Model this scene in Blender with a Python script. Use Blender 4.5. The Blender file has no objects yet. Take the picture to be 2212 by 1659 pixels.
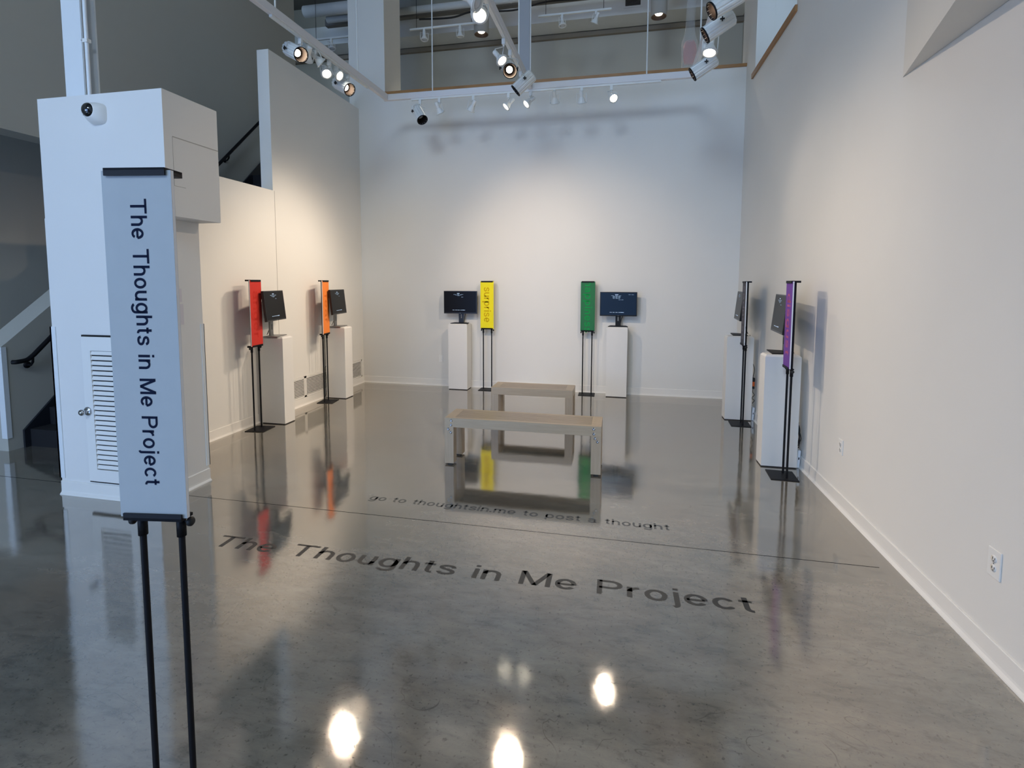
import bpy, math, random
from mathutils import Vector, Matrix
random.seed(7)
S = bpy.context.scene
COL = S.collection
PI = math.pi

# ------------------------------------------------------------------ camera
cam = bpy.data.cameras.new('camera')
cam.sensor_width = 36.0
cam.sensor_fit = 'HORIZONTAL'
cam.lens = 1106.17 / 2212 * 36.0
cam.shift_y = (696.76 - 829.5) / 2212
cam.clip_start = 0.05
co = bpy.data.objects.new('camera', cam)
COL.objects.link(co)
yaw, pitch, roll = 0.207815156, 0.0786013510, 0.00289603064
f = Vector((-math.sin(yaw) * math.cos(pitch), math.cos(yaw) * math.cos(pitch), -math.sin(pitch)))
r = Vector((math.cos(yaw), math.sin(yaw), 0))
u = r.cross(f)
r2 = math.cos(roll) * r + math.sin(roll) * u
u2 = -math.sin(roll) * r + math.cos(roll) * u
m3 = Matrix((r2, u2, -f)).transposed()
co.matrix_world = Matrix.Translation((0, 0, 1.6)) @ m3.to_4x4()
S.camera = co

# ------------------------------------------------------------------ world, daylight, exposure
W = bpy.data.worlds.new('sky_world')
S.world = W
W.use_nodes = True
W.node_tree.nodes['Background'].inputs[0].default_value = (0.55, 0.75, 1.0, 1)
W.node_tree.nodes['Background'].inputs[1].default_value = 1.0
S.view_settings.view_transform = 'Standard'
S.view_settings.look = 'None'
S.view_settings.gamma = 1.0
S.view_settings.exposure = 0.3
S.view_settings.use_curve_mapping = False


def area(name, loc, target, sx, sy, power, color):
    l = bpy.data.lights.new(name, 'AREA')
    l.shape = 'RECTANGLE'
    l.size = sx
    l.size_y = sy
    l.energy = power
    l.color = color
    o = bpy.data.objects.new(name, l)
    COL.objects.link(o)
    o.location = loc
    o.rotation_euler = (Vector(target) - Vector(loc)).to_track_quat('-Z', 'Y').to_euler()
    return o


# daylight through the tall windows behind the camera, then two added fills
area('window_daylight', (-1.0, -5.0, 6.5), (-1.6, 6.0, 3.2), 4.2, 1.6, 330, (0.62, 0.80, 1.0))
area('entrance_daylight', (-4.4, -4.9, 2.0), (-4.2, 3.0, 1.6), 3.6, 3.2, 170, (0.27, 0.47, 1.0))
area('lobby_fill', (-6.3, -4.9, 1.9), (-7.0, 5.0, 1.4), 1.0, 2.2, 70, (0.60, 0.80, 1.0))  # added fill that brightens the far lobby wall, not a known window
area('mezzanine_fill', (-1.0, 8.6, 7.0), (-1.0, 8.6, 4.0), 5.0, 1.0, 5, (1.0, 0.98, 0.92))  # added fill under the mezzanine ceiling, no real source there

# ------------------------------------------------------------------ materials
MATS = {}


def mat(name, color, rough=0.6, metal=0.0, noise=0.0, nscale=30.0, bump=0.0, emit=None, spec=0.5, alpha=1.0, coat=0.0):
    if name in MATS:
        return MATS[name]
    m = bpy.data.materials.new(name)
    m.use_nodes = True
    nt = m.node_tree
    b = nt.nodes['Principled BSDF']
    b.inputs['Base Color'].default_value = (*color, 1)
    b.inputs['Roughness'].default_value = rough
    b.inputs['Metallic'].default_value = metal
    b.inputs['Specular IOR Level'].default_value = spec
    b.inputs['Alpha'].default_value = alpha
    b.inputs['Coat Weight'].default_value = coat
    if emit:
        b.inputs['Emission Color'].default_value = (*emit[0], 1)
        b.inputs['Emission Strength'].default_value = emit[1]
    if noise or bump:
        tc = nt.nodes.new('ShaderNodeTexCoord')
        nz = nt.nodes.new('ShaderNodeTexNoise')
        nz.inputs['Scale'].default_value = nscale
        nz.inputs['Detail'].default_value = 4
        nt.links.new(tc.outputs['Object'], nz.inputs['Vector'])
        if noise:
            mx = nt.nodes.new('ShaderNodeMix')
            mx.data_type = 'RGBA'
            mx.inputs[6].default_value = (*[c * (1 - noise) for c in color], 1)
            mx.inputs[7].default_value = (*[min(1, c * (1 + noise)) for c in color], 1)
            nt.links.new(nz.outputs['Fac'], mx.inputs[0])
            nt.links.new(mx.outputs[2], b.inputs['Base Color'])
        if bump:
            bp = nt.nodes.new('ShaderNodeBump')
            bp.inputs['Strength'].default_value = bump
            bp.inputs['Distance'].default_value = 0.002
            nt.links.new(nz.outputs['Fac'], bp.inputs['Height'])
            nt.links.new(bp.outputs[0], b.inputs['Normal'])
    MATS[name] = m
    return m


def wall_paint(name, color):
    """painted drywall: faint roller mottling, a few scuffs"""
    m = mat(name, color, 0.62, spec=0.3)
    nt = m.node_tree
    b = nt.nodes['Principled BSDF']
    tc = nt.nodes.new('ShaderNodeTexCoord')
    n1 = nt.nodes.new('ShaderNodeTexNoise')
    n1.inputs['Scale'].default_value = 1.3
    n1.inputs['Detail'].default_value = 3
    n2 = nt.nodes.new('ShaderNodeTexNoise')
    n2.inputs['Scale'].default_value = 260
    nt.links.new(tc.outputs['Object'], n1.inputs['Vector'])
    nt.links.new(tc.outputs['Object'], n2.inputs['Vector'])
    mx = nt.nodes.new('ShaderNodeMix')
    mx.data_type = 'RGBA'
    mx.inputs[6].default_value = (*[c * 0.97 for c in color], 1)
    mx.inputs[7].default_value = (*[min(1, c * 1.03) for c in color], 1)
    nt.links.new(n1.outputs['Fac'], mx.inputs[0])
    nt.links.new(mx.outputs[2], b.inputs['Base Color'])
    bp = nt.nodes.new('ShaderNodeBump')
    bp.inputs['Strength'].default_value = 0.10
    bp.inputs['Distance'].default_value = 0.001
    nt.links.new(n2.outputs['Fac'], bp.inputs['Height'])
    nt.links.new(bp.outputs[0], b.inputs['Normal'])
    return m


def concrete_floor():
    m = bpy.data.materials.new('polished_concrete')
    m.use_nodes = True
    nt = m.node_tree
    N, L = nt.nodes, nt.links
    b = N['Principled BSDF']
    tc = N.new('ShaderNodeTexCoord')

    def noise(scale, detail=6, rough=0.6, vec=None, dist=0.0):
        n = N.new('ShaderNodeTexNoise')
        n.inputs['Scale'].default_value = scale
        n.inputs['Detail'].default_value = detail
        n.inputs['Roughness'].default_value = rough
        n.inputs['Distortion'].default_value = dist
        L.new(vec or tc.outputs['Object'], n.inputs['Vector'])
        return n.outputs['Fac']

    def ramp(fac, stops):
        c = N.new('ShaderNodeValToRGB')
        els = c.color_ramp.elements
        els[0].position, els[0].color = stops[0][0], (*stops[0][1], 1)
        els[1].position, els[1].color = stops[-1][0], (*stops[-1][1], 1)
        for p, k in stops[1:-1]:
            e = els.new(p)
            e.color = (*k, 1)
        L.new(fac, c.inputs[0])
        return c.outputs[0]

    def mul(a, c, fac=1.0):
        x = N.new('ShaderNodeMix')
        x.data_type = 'RGBA'
        x.blend_type = 'MULTIPLY'
        x.inputs[0].default_value = fac
        L.new(a, x.inputs[6])
        L.new(c, x.inputs[7])
        return x.outputs[2]

    mp = N.new('ShaderNodeMapping')
    mp.inputs['Scale'].default_value = (1.0, 2.4, 1.0)
    mp.inputs['Rotation'].default_value = (0, 0, 0.35)
    L.new(tc.outputs['Object'], mp.inputs['Vector'])
    base = ramp(noise(0.9, 9, 0.62, mp.outputs[0], 0.6), [(0.30, (0.135, 0.129, 0.113)), (0.5, (0.200, 0.191, 0.168)), (0.72, (0.262, 0.250, 0.222))])
    mott = ramp(noise(7, 10, 0.72, mp.outputs[0], 0.4), [(0.34, (0.55, 0.56, 0.57)), (0.46, (0.86, 0.86, 0.86)), (0.62, (1.03, 1.02, 1.0)), (0.8, (1.12, 1.11, 1.08))])
    spk = ramp(noise(55, 5, 0.6), [(0.33, (0.35, 0.35, 0.35)), (0.41, (1, 1, 1)), (0.9, (1, 1, 1))])
    c = mul(mul(base, mott), spk, 0.7)
    # hairline scratches and crazing
    hn = noise(1.7, 2, 0.4, None, 2.2)
    hs = N.new('ShaderNodeMath'); hs.operation = 'SUBTRACT'; hs.inputs[1].default_value = 0.5
    L.new(hn, hs.inputs[0])
    ha = N.new('ShaderNodeMath'); ha.operation = 'ABSOLUTE'
    L.new(hs.outputs[0], ha.inputs[0])
    hair = ramp(ha.outputs[0], [(0.0, (0.45, 0.44, 0.42)), (0.0022, (1, 1, 1)), (1.0, (1, 1, 1))])
    hm = ramp(noise(2.3, 3, 0.6), [(0.50, (0, 0, 0)), (0.58, (1, 1, 1))])
    hx = N.new('ShaderNodeMix'); hx.data_type = 'RGBA'; hx.blend_type = 'MULTIPLY'
    L.new(hm, hx.inputs[0]); L.new(c, hx.inputs[6]); L.new(hair, hx.inputs[7])
    c = hx.outputs[2]
    tint = ramp(noise(1.6, 4, 0.6), [(0.35, (0.97, 1.0, 0.98)), (0.65, (1.09, 1.0, 0.92))])
    c = mul(c, tint)
    # sawn control joint across the room
    sx = N.new('ShaderNodeSeparateXYZ')
    L.new(tc.outputs['Object'], sx.inputs[0])
    sub = N.new('ShaderNodeMath'); sub.operation = 'SUBTRACT'; sub.inputs[1].default_value = 3.142
    L.new(sx.outputs[1], sub.inputs[0])
    ab = N.new('ShaderNodeMath'); ab.operation = 'ABSOLUTE'
    L.new(sub.outputs[0], ab.inputs[0])
    lt = N.new('ShaderNodeMath'); lt.operation = 'LESS_THAN'; lt.inputs[1].default_value = 0.0035
    L.new(ab.outputs[0], lt.inputs[0])
    lx = N.new('ShaderNodeMath'); lx.operation = 'LESS_THAN'; lx.inputs[1].default_value = 1.46
    L.new(sx.outputs[0], lx.inputs[0])
    j = N.new('ShaderNodeMath'); j.operation = 'MULTIPLY'
    L.new(lt.outputs[0], j.inputs[0]); L.new(lx.outputs[0], j.inputs[1])
    jm = N.new('ShaderNodeMix'); jm.data_type = 'RGBA'
    jm.inputs[7].default_value = (0.02, 0.02, 0.02, 1)
    L.new(j.outputs[0], jm.inputs[0]); L.new(c, jm.inputs[6])
    N.remove(b)
    df = N.new('ShaderNodeBsdfDiffuse')
    gl = N.new('ShaderNodeBsdfGlossy')
    gl.distribution = 'GGX'
    gl.inputs['Color'].default_value = (0.98, 0.95, 0.91, 1)
    fr = N.new('ShaderNodeLayerWeight')
    fr.inputs['Blend'].default_value = 0.5
    pw = N.new('ShaderNodeMath'); pw.operation = 'POWER'; pw.inputs[1].default_value = 1.8
    L.new(fr.outputs['Facing'], pw.inputs[0])
    ad = N.new('ShaderNodeMath'); ad.operation = 'MULTIPLY_ADD'; ad.inputs[1].default_value = 0.80; ad.inputs[2].default_value = 0.07
    L.new(pw.outputs[0], ad.inputs[0])
    jn = N.new('ShaderNodeMath'); jn.operation = 'MULTIPLY_ADD'; jn.inputs[1].default_value = -0.85; jn.inputs[2].default_value = 1.0
    L.new(j.outputs[0], jn.inputs[0])
    fx = N.new('ShaderNodeMath'); fx.operation = 'MULTIPLY'
    L.new(ad.outputs[0], fx.inputs[0]); L.new(jn.outputs[0], fx.inputs[1])
    mxs = N.new('ShaderNodeMixShader')
    L.new(fx.outputs[0], mxs.inputs[0]); L.new(df.outputs[0], mxs.inputs[1]); L.new(gl.outputs[0], mxs.inputs[2])
    L.new(mxs.outputs[0], N['Material Output'].inputs['Surface'])
    L.new(jm.outputs[2], df.inputs['Color'])
    rr = N.new('ShaderNodeMapRange')
    rr.inputs[1].default_value, rr.inputs[2].default_value = 0.3, 0.75
    rr.inputs[3].default_value, rr.inputs[4].default_value = 0.035, 0.085
    L.new(noise(3.2, 8, 0.7), rr.inputs[0])
    L.new(rr.outputs[0], gl.inputs['Roughness'])
    # low slow waves of the ground slab and fine scratches
    b1 = N.new('ShaderNodeBump'); b1.inputs['Strength'].default_value = 0.35; b1.inputs['Distance'].default_value = 0.004
    L.new(noise(2.6, 3, 0.5), b1.inputs['Height'])
    b2 = N.new('ShaderNodeBump'); b2.inputs['Strength'].default_value = 0.12; b2.inputs['Distance'].default_value = 0.0008
    L.new(noise(60, 6, 0.7), b2.inputs['Height'])
    L.new(b1.outputs[0], b2.inputs['Normal'])
    L.new(b2.outputs[0], gl.inputs['Normal'])
    L.new(b2.outputs[0], fr.inputs['Normal'])
    return m


def wood(name, c1, c2, scale=9.0, axis=0):
    m = bpy.data.materials.new(name)
    m.use_nodes = True
    nt = m.node_tree
    b = nt.nodes['Principled BSDF']
    b.inputs['Roughness'].default_value = 0.35
    tc = nt.nodes.new('ShaderNodeTexCoord')
    mp = nt.nodes.new('ShaderNodeMapping')
    sc = [14.0, 14.0, 14.0]
    sc[axis] = 0.9
    mp.inputs['Scale'].default_value = sc
    nz = nt.nodes.new('ShaderNodeTexNoise')
    nz.inputs['Scale'].default_value = scale / 2
    nz.inputs['Detail'].default_value = 8
    nz.inputs['Roughness'].default_value = 0.65
    nt.links.new(tc.outputs['Object'], mp.inputs[0])
    nt.links.new(mp.outputs[0], nz.inputs['Vector'])
    cr = nt.nodes.new('ShaderNodeValToRGB')
    cr.color_ramp.elements[0].position = 0.3
    cr.color_ramp.elements[0].color = (*c1, 1)
    cr.color_ramp.elements[1].position = 0.7
    cr.color_ramp.elements[1].color = (*c2, 1)
    nt.links.new(nz.outputs['Fac'], cr.inputs[0])
    nt.links.new(cr.outputs[0], b.inputs['Base Color'])
    MATS[name] = m
    return m


M_WALL = wall_paint('gallery_wall_paint', (0.80, 0.785, 0.74))
M_WALLC = wall_paint('closet_wall_paint', (0.80, 0.785, 0.75))
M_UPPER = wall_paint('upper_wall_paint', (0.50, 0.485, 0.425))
M_BASE = mat('baseboard_paint', (0.84, 0.82, 0.77), 0.35)
M_FLOOR = concrete_floor()
M_TRIMW = wood('oak_trim', (0.30, 0.145, 0.05), (0.46, 0.24, 0.09), axis=0)
M_TRIMWY = wood('oak_trim_side', (0.30, 0.145, 0.05), (0.46, 0.24, 0.09), axis=1)
M_BENCH = wood('bench_oak', (0.35, 0.26, 0.18), (0.50, 0.385, 0.27), axis=0)
M_BENCHF = wood('bench_frame_oak', (0.50, 0.375, 0.245), (0.58, 0.45, 0.305), axis=0)
M_BENCHL = wood('bench_leg_oak', (0.49, 0.365, 0.24), (0.57, 0.44, 0.305), axis=2)
M_BENCHG = mat('bench_groove', (0.10, 0.075, 0.05), 0.7)
M_BLACK = mat('black_metal', (0.007, 0.007, 0.009), 0.5, spec=0.2)
M_RUBBER = mat('black_rubber', (0.01, 0.01, 0.01), 0.6)
M_CHROME = mat('chrome', (0.65, 0.67, 0.70), 0.18, 1.0)
M_STEEL = mat('brushed_steel', (0.42, 0.44, 0.46), 0.3, 1.0)
M_WHITE = mat('white_lamp_metal', (0.80, 0.82, 0.80), 0.35)
M_TRACK = mat('track_metal', (0.78, 0.77, 0.78), 0.4)
M_RIMB = mat('lamp_dark_baffle', (0.03, 0.025, 0.022), 0.4)
M_REFL = mat('lamp_reflector', (0.04, 0.028, 0.024), 0.4, 0.5)
M_LIT = mat('lit_bulb', (1, 0.9, 0.75), 0.5, emit=((1.0, 0.80, 0.58), 20))
M_LITC = mat('lit_bulb_cool', (1, 1, 0.9), 0.5, emit=((1.0, 0.90, 0.72), 12))
M_LITM = mat('lit_mezzanine_bulb', (1, 1, 0.9), 0.5, emit=((1.0, 0.92, 0.72), 6))
M_GLASSOFF = mat('unlit_bulb_glass', (0.55, 0.58, 0.62), 0.15, coat=0.6)
M_PED = mat('pedestal_paint', (0.83, 0.81, 0.765), 0.45, noise=0.015, nscale=6)
M_FOAM = mat('white_foam_core', (0.85, 0.85, 0.85), 0.55)
M_SCREEN = mat('monitor_screen', (0.005, 0.005, 0.006), 0.30, spec=0.15)
M_SCREENB = mat('monitor_screen_blue', (0.008, 0.015, 0.03), 0.22, emit=((0.05, 0.16, 0.40), 0.05))
M_BEZEL = mat('monitor_bezel', (0.012, 0.012, 0.013), 0.3)
M_GREYP = mat('monitor_stand_grey', (0.20, 0.20, 0.20), 0.35, 0.6)
M_TEXTW = mat('screen_text', (0.3, 0.4, 0.5), 0.5, emit=((0.55, 0.70, 0.95), 0.55))
M_TEXTD = mat('screen_text_dim', (0.2, 0.3, 0.4), 0.5, emit=((0.35, 0.50, 0.75), 0.22))
M_VINYL = mat('floor_vinyl', (0.022, 0.022, 0.021), 0.38, spec=0.6)
M_VINYL2 = mat('floor_vinyl_small', (0.036, 0.036, 0.035), 0.22, spec=1.0, coat=0.3)
M_DARK = mat('dark_void', (0.01, 0.01, 0.01), 0.9)
M_BASESTRIP = mat('base_strip_black', (0.015, 0.01, 0.01), 0.7)
M_STAIR = mat('stair_black_carpet', (0.006, 0.006, 0.008), 0.85, bump=0.4, nscale=200)
M_STRING = mat('stair_stringer_paint', (0.013, 0.016, 0.022), 0.4)
M_DUCT = mat('duct_white', (0.62, 0.64, 0.64), 0.55, noise=0.05, nscale=4)
M_CEIL = mat('dark_ceiling', (0.16, 0.155, 0.145), 0.8)
M_BEAM = mat('steel_beam_paint', (0.80, 0.83, 0.84), 0.4)
M_PLAST = mat('white_plastic', (0.85, 0.84, 0.80), 0.3)
M_PAPER = mat('paper', (0.70, 0.66, 0.68), 0.7)
M_INK = mat('paper_print', (0.36, 0.30, 0.36), 0.7)
M_SEAM = mat('wall_seam', (0.42, 0.40, 0.36), 0.8)
M_BAG = mat('clear_bag_plastic', (0.75, 0.78, 0.8), 0.25, alpha=0.16)
M_PINK = mat('pink_tissue', (0.62, 0.30, 0.34), 0.7, alpha=0.35)
M_YTAPE = mat('yellow_black_tape', (0.35, 0.2, 0.02), 0.6)
M_BTAPE = mat('blue_tape', (0.02, 0.025, 0.25), 0.6)
M_ORANGEP = mat('orange_plug_plastic', (0.75, 0.13, 0.02), 0.4)
M_PC = mat('mini_computer_white', (0.80, 0.86, 0.92), 0.25)
M_DOME = mat('camera_dome', (0.004, 0.005, 0.007), 0.05, coat=1.0)

# ------------------------------------------------------------------ mesh builder


class MB:
    def __init__(self):
        self.v, self.f, self.mi, self.sm = [], [], [], []

    def _add(self, vs, fs, mi=0, smooth=False, M=None):
        o = len(self.v)
        for p in vs:
            p = Vector(p)
            self.v.append(tuple(M @ p) if M is not None else tuple(p))
        for q in fs:
            self.f.append([i + o for i in q])
            self.mi.append(mi)
            self.sm.append(smooth)
        return self

    def box(self, x0, x1, y0, y1, z0, z1, mi=0, M=None, side_mi=None):
        vs = [(x0, y0, z0), (x1, y0, z0), (x1, y1, z0), (x0, y1, z0), (x0, y0, z1), (x1, y0, z1), (x1, y1, z1), (x0, y1, z1)]
        fs = [(0, 3, 2, 1), (4, 5, 6, 7), (0, 1, 5, 4), (1, 2, 6, 5), (2, 3, 7, 6), (3, 0, 4, 7)]
        return self._add(vs, fs, mi, False, M)

    def bbox(self, x0, x1, y0, y1, z0, z1, b=0.004, mi=0, M=None):
        """box with bevelled edges"""
        vs, idx = [], {}
        for ix, (xa, sx) in enumerate(((x0, 1), (x1, -1))):
            for iy, (ya, sy) in enumerate(((y0, 1), (y1, -1))):
                for iz, (za, sz) in enumerate(((z0, 1), (z1, -1))):
                    for k in range(3):
                        p = [xa + sx * b, ya + sy * b, za + sz * b]
                        p[k] = (xa, ya, za)[k]
                        idx[(ix, iy, iz, k)] = len(vs)
                        vs.append(p)
        g = lambda a, c, d, k: idx[(a, c, d, k)]
        fs = [[g(0, 0, 0, 0), g(0, 0, 1, 0), g(0, 1, 1, 0), g(0, 1, 0, 0)], [g(1, 0, 0, 0), g(1, 1, 0, 0), g(1, 1, 1, 0), g(1, 0, 1, 0)],
              [g(0, 0, 0, 1), g(1, 0, 0, 1), g(1, 0, 1, 1), g(0, 0, 1, 1)], [g(0, 1, 0, 1), g(0, 1, 1, 1), g(1, 1, 1, 1), g(1, 1, 0, 1)],
              [g(0, 0, 0, 2), g(0, 1, 0, 2), g(1, 1, 0, 2), g(1, 0, 0, 2)], [g(0, 0, 1, 2), g(1, 0, 1, 2), g(1, 1, 1, 2), g(0, 1, 1, 2)]]
        for a in (0, 1):
            for c in (0, 1):
                fs.append([g(a, c, 0, 0), g(a, c, 1, 0), g(a, c, 1, 1), g(a, c, 0, 1)])
                fs.append([g(a, 0, c, 0), g(a, 1, c, 0), g(a, 1, c, 2), g(a, 0, c, 2)])
                fs.append([g(0, a, c, 1), g(1, a, c, 1), g(1, a, c, 2), g(0, a, c, 2)])
                for d in (0, 1):
                    fs.append([g(a, c, d, 0), g(a, c, d, 1), g(a, c, d, 2)])
        return self._add(vs, fs, mi, False, M)

    def prism(self, pts, a0, a1, axis='x', mi=0, M=None):
        """polygon (two coordinates) extruded along an axis"""
        n = len(pts)
        vs = []
        for a in (a0, a1):
            for p, q in pts:
                vs.append({'x': (a, p, q), 'y': (p, a, q), 'z': (p, q, a)}[axis])
        fs = [list(range(n))[::-1], [n + i for i in range(n)]]
        for i in range(n):
            k = (i + 1) % n
            fs.append([i, k, n + k, n + i])
        return self._add(vs, fs, mi, False, M)

    def lathe(self, prof, n=24, M=None, mi=0, smooth=True, cap=False):
        vs, fs = [], []
        for rr, z in prof:
            for i in range(n):
                a = 2 * PI * i / n
                vs.append((rr * math.cos(a), rr * math.sin(a), z))
        for k in range(len(prof) - 1):
            for i in range(n):
                j = (i + 1) % n
                fs.append([k * n + i, k * n + j, (k + 1) * n + j, (k + 1) * n + i])
        self._add(vs, fs, mi, smooth, M)
        if cap:
            for k in (0, len(prof) - 1):
                self._add([vs[k * n + i] for i in range(n)], [list(range(n))], mi, False, M)
        return self

    def cyl(self, p0, p1, rad, n=16, mi=0, M=None):
        p0, p1 = Vector(p0), Vector(p1)
        d = p1 - p0
        T = Matrix.Translation(p0) @ d.to_track_quat('Z', 'Y').to_matrix().to_4x4()
        if M is not None:
            T = M @ T
        return self.lathe([(rad, 0), (rad, d.length)], n, T, mi, True, True)

    def tube(self, pts, rad, n=8, mi=0, M=None, closed=False):
        pts = [Vector(p) for p in pts]
        vs, fs = [], []
        up = None
        L = len(pts)
        for i, p in enumerate(pts):
            if closed:
                t = pts[(i + 1) % L] - pts[i - 1]
            else:
                t = pts[min(i + 1, L - 1)] - pts[max(i - 1, 0)]
            t.normalize()
            if up is None:
                up = Vector((0, 0, 1)) if abs(t.z) < 0.9 else Vector((1, 0, 0))
            a = up - t * up.dot(t)
            a.normalize()
            up = a
            b_ = t.cross(a)
            for k in range(n):
                w = 2 * PI * k / n
                vs.append(p + rad * (math.cos(w) * a + math.sin(w) * b_))
        for i in range(L if closed else L - 1):
            for k in range(n):
                j = (k + 1) % n
                i2 = (i + 1) % L
                fs.append([i * n + k, i * n + j, i2 * n + j, i2 * n + k])
        self._add(vs, fs, mi, True, M)
        if not closed:
            self._add([vs[k] for k in range(n)], [list(range(n))], mi, False, M)
            self._add([vs[(L - 1) * n + k] for k in range(n)], [list(range(n))], mi, False, M)
        return self

    def build(self, name, mats, parent=None, loc=None):
        me = bpy.data.meshes.new(name)
        me.from_pydata(self.v, [], self.f)
        if not isinstance(mats, (list, tuple)):
            mats = [mats]
        for m in mats:
            me.materials.append(m)
        for p, i, s in zip(me.polygons, self.mi, self.sm):
            p.material_index = i
            p.use_smooth = s
        me.update()
        o = bpy.data.objects.new(name, me)
        COL.objects.link(o)
        if parent:
            o.parent = parent
        if loc:
            o.location = loc
        return o


def catmull(pts, n=8):
    P = [Vector(p) for p in pts]
    P = [2 * P[0] - P[1]] + P + [2 * P[-1] - P[-2]]
    out = []
    for i in range(1, len(P) - 2):
        a, b_, c, d = P[i - 1:i + 3]
        for k in range(n):
            t = k / n
            out.append(0.5 * ((2 * b_) + (c - a) * t + (2 * a - 5 * b_ + 4 * c - d) * t * t + (-a + 3 * b_ - 3 * c + d) * t ** 3))
    out.append(P[-2])
    return out


def tag(o, label, cat, group=None, kind=None):
    o['label'] = label
    o['category'] = cat
    if group:
        o['group'] = group
    if kind:
        o['kind'] = kind
    return o


def thing(name, label, cat, loc=(0, 0, 0), rotz=0.0, group=None):
    o = bpy.data.objects.new(name, None)
    o.empty_display_size = 0.1
    COL.objects.link(o)
    o.location = loc
    o.rotation_euler = (0, 0, rotz)
    return tag(o, label, cat, group)


def struct(name, mb, m, label=None):
    o = mb.build(name, m)
    o['kind'] = 'structure'
    if label:
        o['label'] = label
    return o


# ------------------------------------------------------------------ stroke lettering (grotesque, uniform stroke)
XH, SW = 0.73, 0.128
HW = SW / 2


def _arc(cx, cy, rx, ry, a0, a1, n=18):
    return [(cx + rx * math.cos(math.radians(a0 + (a1 - a0) * i / n)), cy + ry * math.sin(math.radians(a0 + (a1 - a0) * i / n))) for i in range(n + 1)]


def _bowl(cx, rx):
    return _arc(cx, XH / 2, rx, XH / 2 - HW + 0.008, 0, 360, 32)


def glyph(ch):
    """returns (strokes, width)"""
    w = 0.50
    R = w - HW
    cx = w / 2
    rx = w / 2 - HW
    arch = lambda x0, x1: _arc((x0 + x1) / 2, XH - HW - 0.24 + 0.008, (x1 - x0) / 2, 0.24, 180, 0, 14)
    if ch == 'n':
        return [[(HW, 0), (HW, XH)], arch(HW, R) + [(R, 0)]], w
    if ch == 'h':
        return [[(HW, 0), (HW, 1)], arch(HW, R) + [(R, 0)]], w
    if ch == 'm':
        a, b_, c = HW, 0.40, 0.80 - HW
        return [[(a, 0), (a, XH)], arch(a, b_) + [(b_, 0)], arch(b_, c) + [(c, 0)]], 0.80
    if ch == 'u':
        return [[(R, 0), (R, XH)], [(HW, XH)] + _arc(cx, HW + 0.24 - 0.008, rx, 0.24, 180, 360, 14)], w
    if ch == 'r':
        return [[(HW, 0), (HW, XH)], _arc(HW + 0.24, XH - HW - 0.26, 0.24, 0.262, 180, 92, 10)], 0.31
    if ch == 'o':
        return [_bowl(0.27, 0.27 - HW)], 0.54
    if ch == 'c':
        return [_arc(0.265, XH / 2, 0.27 - HW, XH / 2 - HW + 0.008, 38, 322, 28)], 0.50
    if ch == 'e':
        return [[(HW, XH / 2 - 0.01), (0.54 - HW, XH / 2 - 0.01)], _arc(0.27, XH / 2, 0.27 - HW, XH / 2 - HW + 0.008, -2, 322, 32)], 0.54
    if ch in 'gpdq':
        w = 0.54
        bx = w / 2 - (0.0 if ch in 'gd' else 0.0)
        b_ = _bowl(bx, w / 2 - HW)
        if ch == 'p':
            return [b_, [(HW, XH), (HW, -0.28)]], w
        if ch == 'd':
            return [b_, [(w - HW, 0), (w - HW, 1)]], w
        return [b_, [(w - HW, XH)] + _arc(w / 2, -0.02, w / 2 - HW, 0.21, 0, -155, 16)], w
    if ch == 'a':
        top = _arc(0.235, XH - HW - 0.19, 0.185, 0.198, 165, 0, 16)
        return [top + [(0.42, 0.10), (0.45, 0.04), (0.52, 0.05)], [(0.42, 0.44), (0.30, 0.42)] + _arc(0.22, 0.225, 0.165, 0.175, 100, 300, 14) + [(0.42, 0.20)]], 0.53
    if ch == 's':
        p = [(0.425, 0.53), (0.37, 0.64), (0.24, 0.675), (0.11, 0.63), (0.085, 0.52), (0.15, 0.43), (0.26, 0.385), (0.38, 0.33), (0.425, 0.21), (0.37, 0.10), (0.24, 0.055), (0.11, 0.09), (0.055, 0.21)]
        return [[(q.x, q.y) for q in catmull([(x, y, 0) for x, y in p], 4)]], 0.48
    if ch == 't':
        return [[(0.15, 0.92), (0.15, 0.19)] + _arc(0.28, 0.19, 0.13, 0.13, 180, 275, 8), [(0.0, XH - HW), (0.30, XH - HW)]], 0.31
    if ch == 'f':
        return [_arc(0.29, 0.80, 0.15, 0.135, 80, 180, 8) + [(0.14, 0)], [(0.0, XH - HW), (0.30, XH - HW)]], 0.30
    if ch == 'i':
        return [[(HW, 0), (HW, XH)], [(HW, 0.87), (HW, 1.0)]], SW
    if ch == 'j':
        return [[(0.10, XH)] + _arc(-0.02, -0.14, 0.12, 0.12, 0, -75, 8), [(0.10, 0.87), (0.10, 1.0)]], 0.10 + HW
    if ch == '.':
        return [[(HW, 0), (HW, 0.14)]], SW
    if ch == 'T':
        return [[(0, 1 - HW), (0.72, 1 - HW)], [(0.36, 1 - HW), (0.36, 0)]], 0.72
    if ch == 'P':
        return [[(HW + 0.01, 0), (HW + 0.01, 1)], [(HW, 1 - HW), (0.36, 1 - HW)] + _arc(0.36, 0.705, 0.21, 0.231, 90, -90, 14) + [(HW, 0.474)]], 0.63
    if ch == 'M':
        return [[(HW, 0), (HW, 1)], [(0.80 - HW, 0), (0.80 - HW, 1)], [(HW + 0.015, 0.99), (0.405, 0.02)], [(0.785 - HW, 0.99), (0.395, 0.02)]], 0.80
    return [], 0.28


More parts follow.
